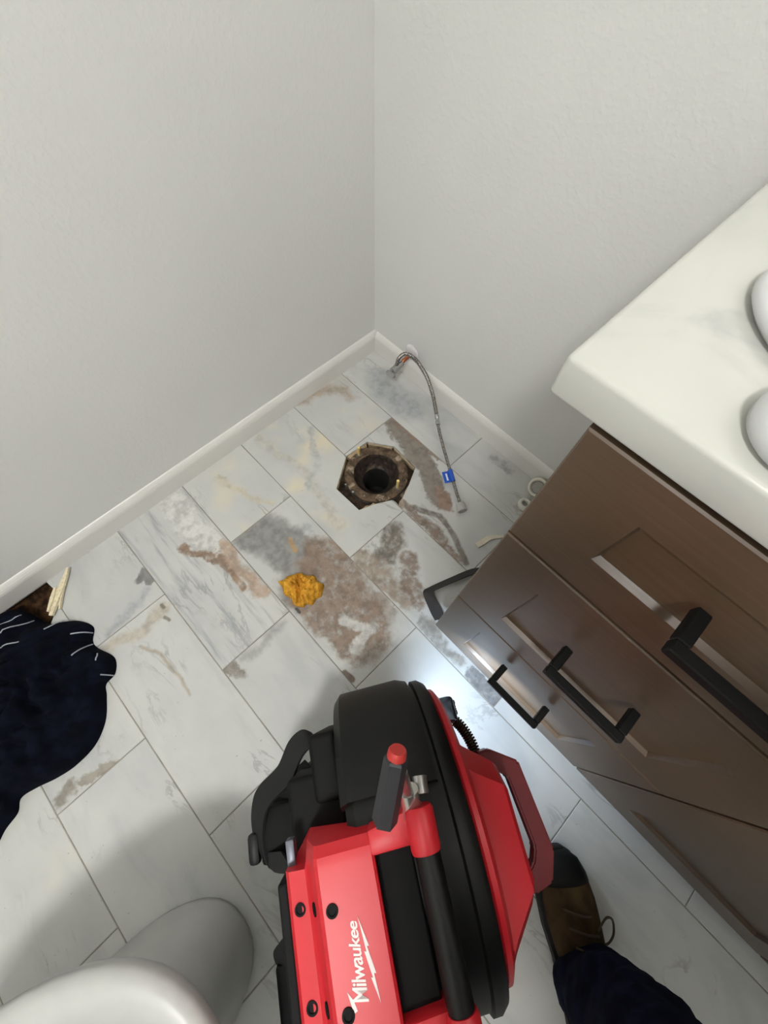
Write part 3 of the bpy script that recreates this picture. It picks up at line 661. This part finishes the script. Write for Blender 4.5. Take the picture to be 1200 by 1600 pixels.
# harness: back pad, shoulder straps, buckles
bm = nb(); box(bm, (-.112, .085, .08), (-.071, .176, .355), .008, 3); part('harness_block', bm, M_BLACKPL2, smooth=True, auto=40)
bm = nb(); box(bm, (-.152, .025, .08), (-.0705, .125, .347), .008, 3); part('harness_pad', bm, M_BLACKPL2, smooth=True, auto=40)
def web(pts, hw, mat=M_WEB, th=.004, k=6, name='strap', par=mc):
    P = smooth_path(pts, k); bm = nb(); ribbon(bm, P, [Vector(hw)]*len(P), th); return part(name, bm, mat, par, True, 40)
web([(-.104, .165, .30), (-.118, .172, .306), (-.140, .160, .300), (-.165, .128, .285), (-.198, .108, .272), (-.214, .090, .262), (-.222, .055, .255), (-.212, .020, .262), (-.17, .018, .30)], (.011, -.012, .013))
web([(-.125, .125, .25), (-.160, .105, .25), (-.195, .085, .235), (-.212, .04, .235), (-.19, .012, .25)], (.012, -.012, .012))
bm = nb(); box(bm, (-.218, .012, .236), (-.150, .088, .266), .006, 2); part('buckle', bm, M_BLACKPL2, smooth=True, auto=40)
bm = nb(); box(bm, (-.240, .014, .238), (-.222, .056, .258), .006, 2); part('buckle_tab', bm, M_BLACKPL, smooth=True, auto=40)
bm = nb(); box(bm, (-.152, .026, .372), (-.141, .062, .392), .002, 2); part('latch', bm, plain('grey_latch', (104, 108, 118), .4, .3), smooth=True, auto=40)
web([(-.118, .108, .30), (-.130, .096, .315), (-.134, .075, .325), (-.130, .05, .33)], (.012, .0, .008))
web([(-.160, -.05, .30), (-.190, -.075, .275), (-.205, -.088, .258), (-.208, -.105, .245), (-.200, -.125, .24), (-.203, -.17, .24), (-.19, -.24, .23)], (.010, .004, .010))
bm = nb(); box(bm, (-.218, -.20, .215), (-.172, -.112, .245), .006, 2); part('buckle', bm, M_BLACKPL2, smooth=True, auto=40)
# frame and feet
bm = nb(); box(bm, (-.085, -.17, .0006), (.11, .17, .018), .004, 2); part('base_skid', bm, M_BLACKPL2, smooth=True, auto=40)

# ------------------------------------------------------------------ person: one booted foot and trouser leg
pe = empty('person', (1.34, -.745, 0)); tag(pe, 'person standing by the machine in a brown work boot and navy trousers', 'person')
TIP = Vector((1.238, -.658, 0)); AX = Vector((.77, -.638, 0)).normalized(); SD = Vector((-AX.y, AX.x, 0))
def boot_mat():
    t = NT('brown_suede', .85, 0, spec=.2); p = t.pos(); c = t.mix(t.mr(t.noise(p, 26, 4), .35, .68), srgb(58, 45, 28), srgb(80, 63, 40))
    t.color(t.mix(t.mr(t.noise(p, 11, 3), .5, .7), c, srgb(60, 38, 26))); t.bump(t.noise(p, 300, 2), .25, .001); return t.m
secs = [(.004, .018, .030, .034), (.016, .034, .030, .050), (.04, .044, .028, .060), (.075, .050, .026, .068), (.11, .049, .026, .082), (.14, .045, .026, .100), (.17, .040, .026, .125), (.205, .037, .028, .150), (.245, .036, .03, .150), (.275, .031, .034, .145), (.290, .014, .045, .130)]
def sect(s, hw, z0, z1, m=20):
    out = []
    for i in range(m):
        a = 2*math.pi*i/m; cx = math.cos(a); cz = math.sin(a); x = hw*math.copysign(abs(cx)**.8, cx); zz = (z0+z1)/2*0+(.018+(z1-.018)*(.5+.5*math.copysign(abs(cz)**.85, cz)))
        nar = 1-.28*max(0, cz); out.append(TIP+AX*s+SD*x*nar+Vector((0, 0, zz)))
    return out
bm = nb(); loft(bm, [sect(*q) for q in secs]); boot = make('boot', bm, boot_mat(), pe, True)
boot['label'] = 'brown suede work boot with black toe'
bm = nb(); cap_s = [(.001, .019, .03, .033), (.014, .0355, .03, .0515), (.036, .0445, .028, .0605), (.05, .0468, .028, .0632), (.051, .0455, .028, .062)]
loft(bm, [sect(*q) for q in cap_s]); make('toe_cap', bm, plain('black_toe', (13, 12, 11), .6, spec=.3), boot, True)
ol_ = []
for s, hw in [(-.004, .012), (.006, .028), (.03, .043), (.075, .053), (.12, .050), (.17, .040), (.22, .037), (.27, .036), (.292, .022)]: ol_.append((s, hw))
poly = [TIP+AX*s+SD*h for s, h in ol_]+[TIP+AX*s-SD*h for s, h in reversed(ol_)]
bm = nb(); prism(bm, [(p.x, p.y) for p in poly], .0006, .022, .003); make('sole', bm, plain('dark_sole', (30, 27, 25), .7), boot)
M_LACE = plain('brown_lace', (74, 62, 46), .8)
for i, s in enumerate((.085, .105, .125)):
    zt = .073+.9*(s-.085)+.008
    bm = nb(); tube(bm, smooth_path([TIP+AX*(s-.008)-SD*.026+Vector((0, 0, zt-.010)), TIP+AX*s+Vector((0, 0, zt)), TIP+AX*(s+.008)+SD*.026+Vector((0, 0, zt-.010))], 5), .0022, 6); make('lace', bm, M_LACE, boot, True)
bm = nb(); lp = TIP+AX*.112
tube(bm, smooth_path([lp+SD*.03+Vector((0, 0, .075)), lp+SD*.058-AX*.010+Vector((0, 0, .056)), lp+SD*.080+AX*.004+Vector((0, 0, .030)), lp+SD*.078+AX*.026+Vector((0, 0, .025)), lp+SD*.056+AX*.030+Vector((0, 0, .045)), lp+SD*.03+AX*.02+Vector((0, 0, .07))], 6), .0021, 6); make('lace', bm, M_LACE, boot, True)
def denim():
    t = NT('navy_trousers', .95, 0, spec=.1); p = t.pos(); t.color(t.mix(t.mr(t.noise(p, 40, 4), .35, .7), srgb(16, 19, 34), srgb(28, 32, 52))); t.bump(t.noise(p, 700, 2), .3, .0008); return t.m
bm = nb(); rings = []; m = 40
LEG = [(1.388, -.786, .055, .062), (1.382, -.780, .08, .066), (1.376, -.774, .11, .068), (1.370, -.768, .15, .070), (1.366, -.764, .20, .074), (1.364, -.764, .26, .079), (1.364, -.768, .33, .082), (1.364, -.778, .40, .084), (1.366, -.795, .48, .088), (1.370, -.83, .60, .092), (1.374, -.87, .72, .1), (1.376, -.91, .82, .105), (1.37, -.94, .90, .1)]
LP = smooth_path([q[:3] for q in LEG], 4); LR = [p[0] for p in smooth_path([(q[3], 0, 0) for q in LEG], 4)]
for i, (p, r) in enumerate(zip(LP, LR)):
    d = (LP[min(i+1, len(LP)-1)]-LP[max(i-1, 0)]).normalized()
    if i < 3: d = Vector((0, 0, 1))
    a = d.cross(Vector((0, 1, 0))).normalized(); b = d.cross(a); g = []
    for k in range(m):
        th = 2*math.pi*k/m; q = a*math.cos(th)+b*math.sin(th)
        wr = noise.noise(Vector((math.cos(th)*1.2, math.sin(th)*1.2, p.z*26)))*.010+noise.noise(Vector((math.cos(th)*2.5, math.sin(th)*2.5, p.z*50+7)))*.005
        g.append(p+q*(r*.92+wr))
    rings.append(g)
loft(bm, rings); M_DENIM = denim(); make('trouser_leg', bm, M_DENIM, pe, True)
# the rest of the standing figure, behind the camera
FWD = -AX; RGT = Vector((FWD.y, -FWD.x, 0))
def skin(name, V, E, mat, root=0, sub=2, parent=pe):
    me = bpy.data.meshes.new(name); me.from_pydata([tuple(v[0]) for v in V], E, []); me.materials.append(mat)
    o = bpy.data.objects.new(name, me); COL.objects.link(o)
    o.modifiers.new('skin', 'SKIN').use_smooth_shade = True
    for i, v in enumerate(V):
        sv_ = me.skin_vertices[0].data[i]; r = v[1]; sv_.radius = (r, r) if not isinstance(r, tuple) else r; sv_.use_root = (i == root)
    o.modifiers.new('sub', 'SUBSURF').levels = sub
    dg = bpy.context.evaluated_depsgraph_get(); dg.update(); m2 = bpy.data.meshes.new_from_object(o.evaluated_get(dg)); m2.materials.clear(); m2.materials.append(mat)
    for p in m2.polygons: p.use_smooth = True
    o.modifiers.clear(); o.data = m2; attach(o, parent); return o
LT = Vector((1.15, -1.165, 0)); dl = LT-TIP
for src in [c for c in pe.children if c.name.startswith('boot')]:
    b2 = src.copy(); COL.objects.link(b2); b2.parent = pe; b2.matrix_parent_inverse = src.matrix_parent_inverse.copy(); b2.location = src.location+dl
    if 'label' in b2: del b2['label']
    for ch in src.children:
        c2 = ch.copy(); COL.objects.link(c2); c2.parent = b2; c2.matrix_parent_inverse = ch.matrix_parent_inverse.copy()
bm = nb(); la = LT+AX*.20; rings = []
for (q, z, r) in [(0, .055, .062), (0, .12, .068), (.02, .26, .078), (.05, .42, .084), (.09, .6, .092), (.14, .76, .104), (.18, .88, .105)]:
    c = la+RGT*q+AX*(.0+q*.1)+Vector((0, 0, z)); rings.append([c+Vector((r*math.cos(2*math.pi*k/24), r*math.sin(2*math.pi*k/24), 0)) for k in range(24)])
loft(bm, rings); make('trouser_leg', bm, M_DENIM, pe, True)
PV = (Vector((1.37, -.94, 0))+la+RGT*.18)/2; PV.z = .93
z_ = lambda v, z: Vector((v.x, v.y, z))
M_JACKET = plain('dark_jacket', (30, 32, 40), .9, var=.15, bump=.2)
SH = PV+FWD*.03; RS, LS = z_(SH+RGT*.185, 1.40), z_(SH-RGT*.185, 1.40)
RE, LE = z_(SH+RGT*.27+FWD*.16, 1.19), z_(SH-RGT*.24+FWD*.14, 1.19)
RW, LW = Vector((.965, -.815, 1.155)), Vector((.925, -.905, 1.15))
V = [(PV, (.165, .12)), (z_(PV, 1.06), (.15, .11)), (z_(SH, 1.24), (.165, .12)), (z_(SH, 1.40), (.13, .10)), (z_(SH, 1.47), .065), (RS, .075), (RE, .055), (RW, .038), (LS, .075), (LE, .055), (LW, .038), (PV+RGT*.10-Vector((0, 0, .06)), .11), (PV-RGT*.10-Vector((0, 0, .06)), .11)]
skin('jacket', V, [(0, 1), (1, 2), (2, 3), (3, 4), (3, 5), (5, 6), (6, 7), (3, 8), (8, 9), (9, 10), (0, 11), (0, 12)], M_JACKET)
M_SKIN = plain('skin', (196, 150, 124), .55, var=.04)
HC = z_(SH+FWD*.06, 1.62)
V = [(z_(SH, 1.46), .05), (z_(SH+FWD*.03, 1.53), .052), (HC-Vector((0, 0, .03)), (.075, .09)), (HC+Vector((0, 0, .05)), (.075, .095)), (HC+FWD*.10-Vector((0, 0, .02)), .014), (HC+RGT*.082, .016), (HC-RGT*.082, .016)]
hd = skin('head', V, [(0, 1), (1, 2), (2, 3), (2, 4), (2, 5), (2, 6)], M_SKIN)
bm = nb(); bmesh.ops.create_icosphere(bm, subdivisions=3, radius=1.0, matrix=Matrix.Translation(HC+Vector((0, 0, .05))-FWD*.015) @ Matrix.Diagonal((.098, .098, .10, 1)))
bmesh.ops.delete(bm, geom=[v for v in bm.verts if v.co.z < HC.z+.02 and (v.co-HC).dot(FWD) > 0], context='VERTS'); make('hair', bm, plain('dark_hair', (38, 30, 24), .7), hd, True)
for s_, W_ in ((1, RW), (-1, LW)):
    d = (CAM_LOC+Vector((.03, -.04, .05))-W_).normalized(); sd = d.cross(Vector((0, 0, 1))).normalized()*s_*-1
    V = [(W_, .026), (W_+d*.03, (.032, .02)), (W_+d*.05, (.036, .018))]; E_ = [(0, 1), (1, 2)]
    for k, (off, L) in enumerate([(-.027, .055), (-.009, .065), (.009, .06), (.026, .048)]):
        b0 = W_+d*.055+sd*off; i0 = len(V); V += [(b0, .0095), (b0+d*L*.4+Vector((0, 0, .010)), .009), (b0+d*L*.62+Vector((0, 0, .026)), .008)]; E_ += [(2, i0), (i0, i0+1), (i0+1, i0+2)]
    i0 = len(V); V += [(W_+d*.028-sd*.036, .011), (W_+d*.05-sd*.052+Vector((0, 0, .015)), .0095), (W_+d*.07-sd*.05+Vector((0, 0, .03)), .0085)]; E_ += [(1, i0), (i0, i0+1), (i0+1, i0+2)]
    skin('hand', V, E_, M_SKIN, sub=1)

# ------------------------------------------------------------------ ceiling lamp (lights the room)
cl_ = empty('ceiling_lamp', (LAMP_POS[0], LAMP_POS[1], ZC)); tag(cl_, 'round white ceiling lamp', 'lamp')
bm = nb(); lathe(bm, [(.001, 0), (.15, 0), (.15, -.03), (.145, -.032), (.001, -.032)], 40, Matrix.Translation((LAMP_POS[0], LAMP_POS[1], ZC-.0005)), True, True); make('base', bm, M_TRIM, cl_, True, auto=40)
em = NT('lamp_glass', .4); em.b.inputs['Emission Color'].default_value = (1, 1, .98, 1); em.b.inputs['Emission Strength'].default_value = LAMP_STRENGTH
bm = nb(); lathe(bm, [(.14, -.0), (.138, -.02), (.115, -.045), (.07, -.062), (.001, -.068)], 40, Matrix.Translation((LAMP_POS[0], LAMP_POS[1], ZC-.033)), True, True); make('shade', bm, em.m, cl_, True)

# ------------------------------------------------------------------ added fill: unseen globe bar that lifts the left wall and countertop
vl = empty('fill_light_bar', (1.36, .012, 2.02)); tag(vl, 'added unseen three-globe fill light above the vanity', 'lamp')
bm = nb(); box(bm, (1.06, -.008, 1.98), (1.66, .0115, 2.06), .004, 2); make('backplate', bm, M_CHROME, vl)
em2 = NT('fill_globe_glow', .4); em2.b.inputs['Emission Color'].default_value = (1, .985, .94, 1); em2.b.inputs['Emission Strength'].default_value = FILL_STRENGTH
for x in (1.16, 1.36, 1.56):
    bm = nb(); tube(bm, [(x, -.006, 2.02), (x, -.05, 2.02)], .014, 16); make('arm', bm, M_CHROME, vl, True, auto=40)
    bm = nb(); bmesh.ops.create_uvsphere(bm, u_segments=24, v_segments=14, radius=.055, matrix=Matrix.Translation((x, -.10, 2.02))); make('globe', bm, em2.m, vl, True)
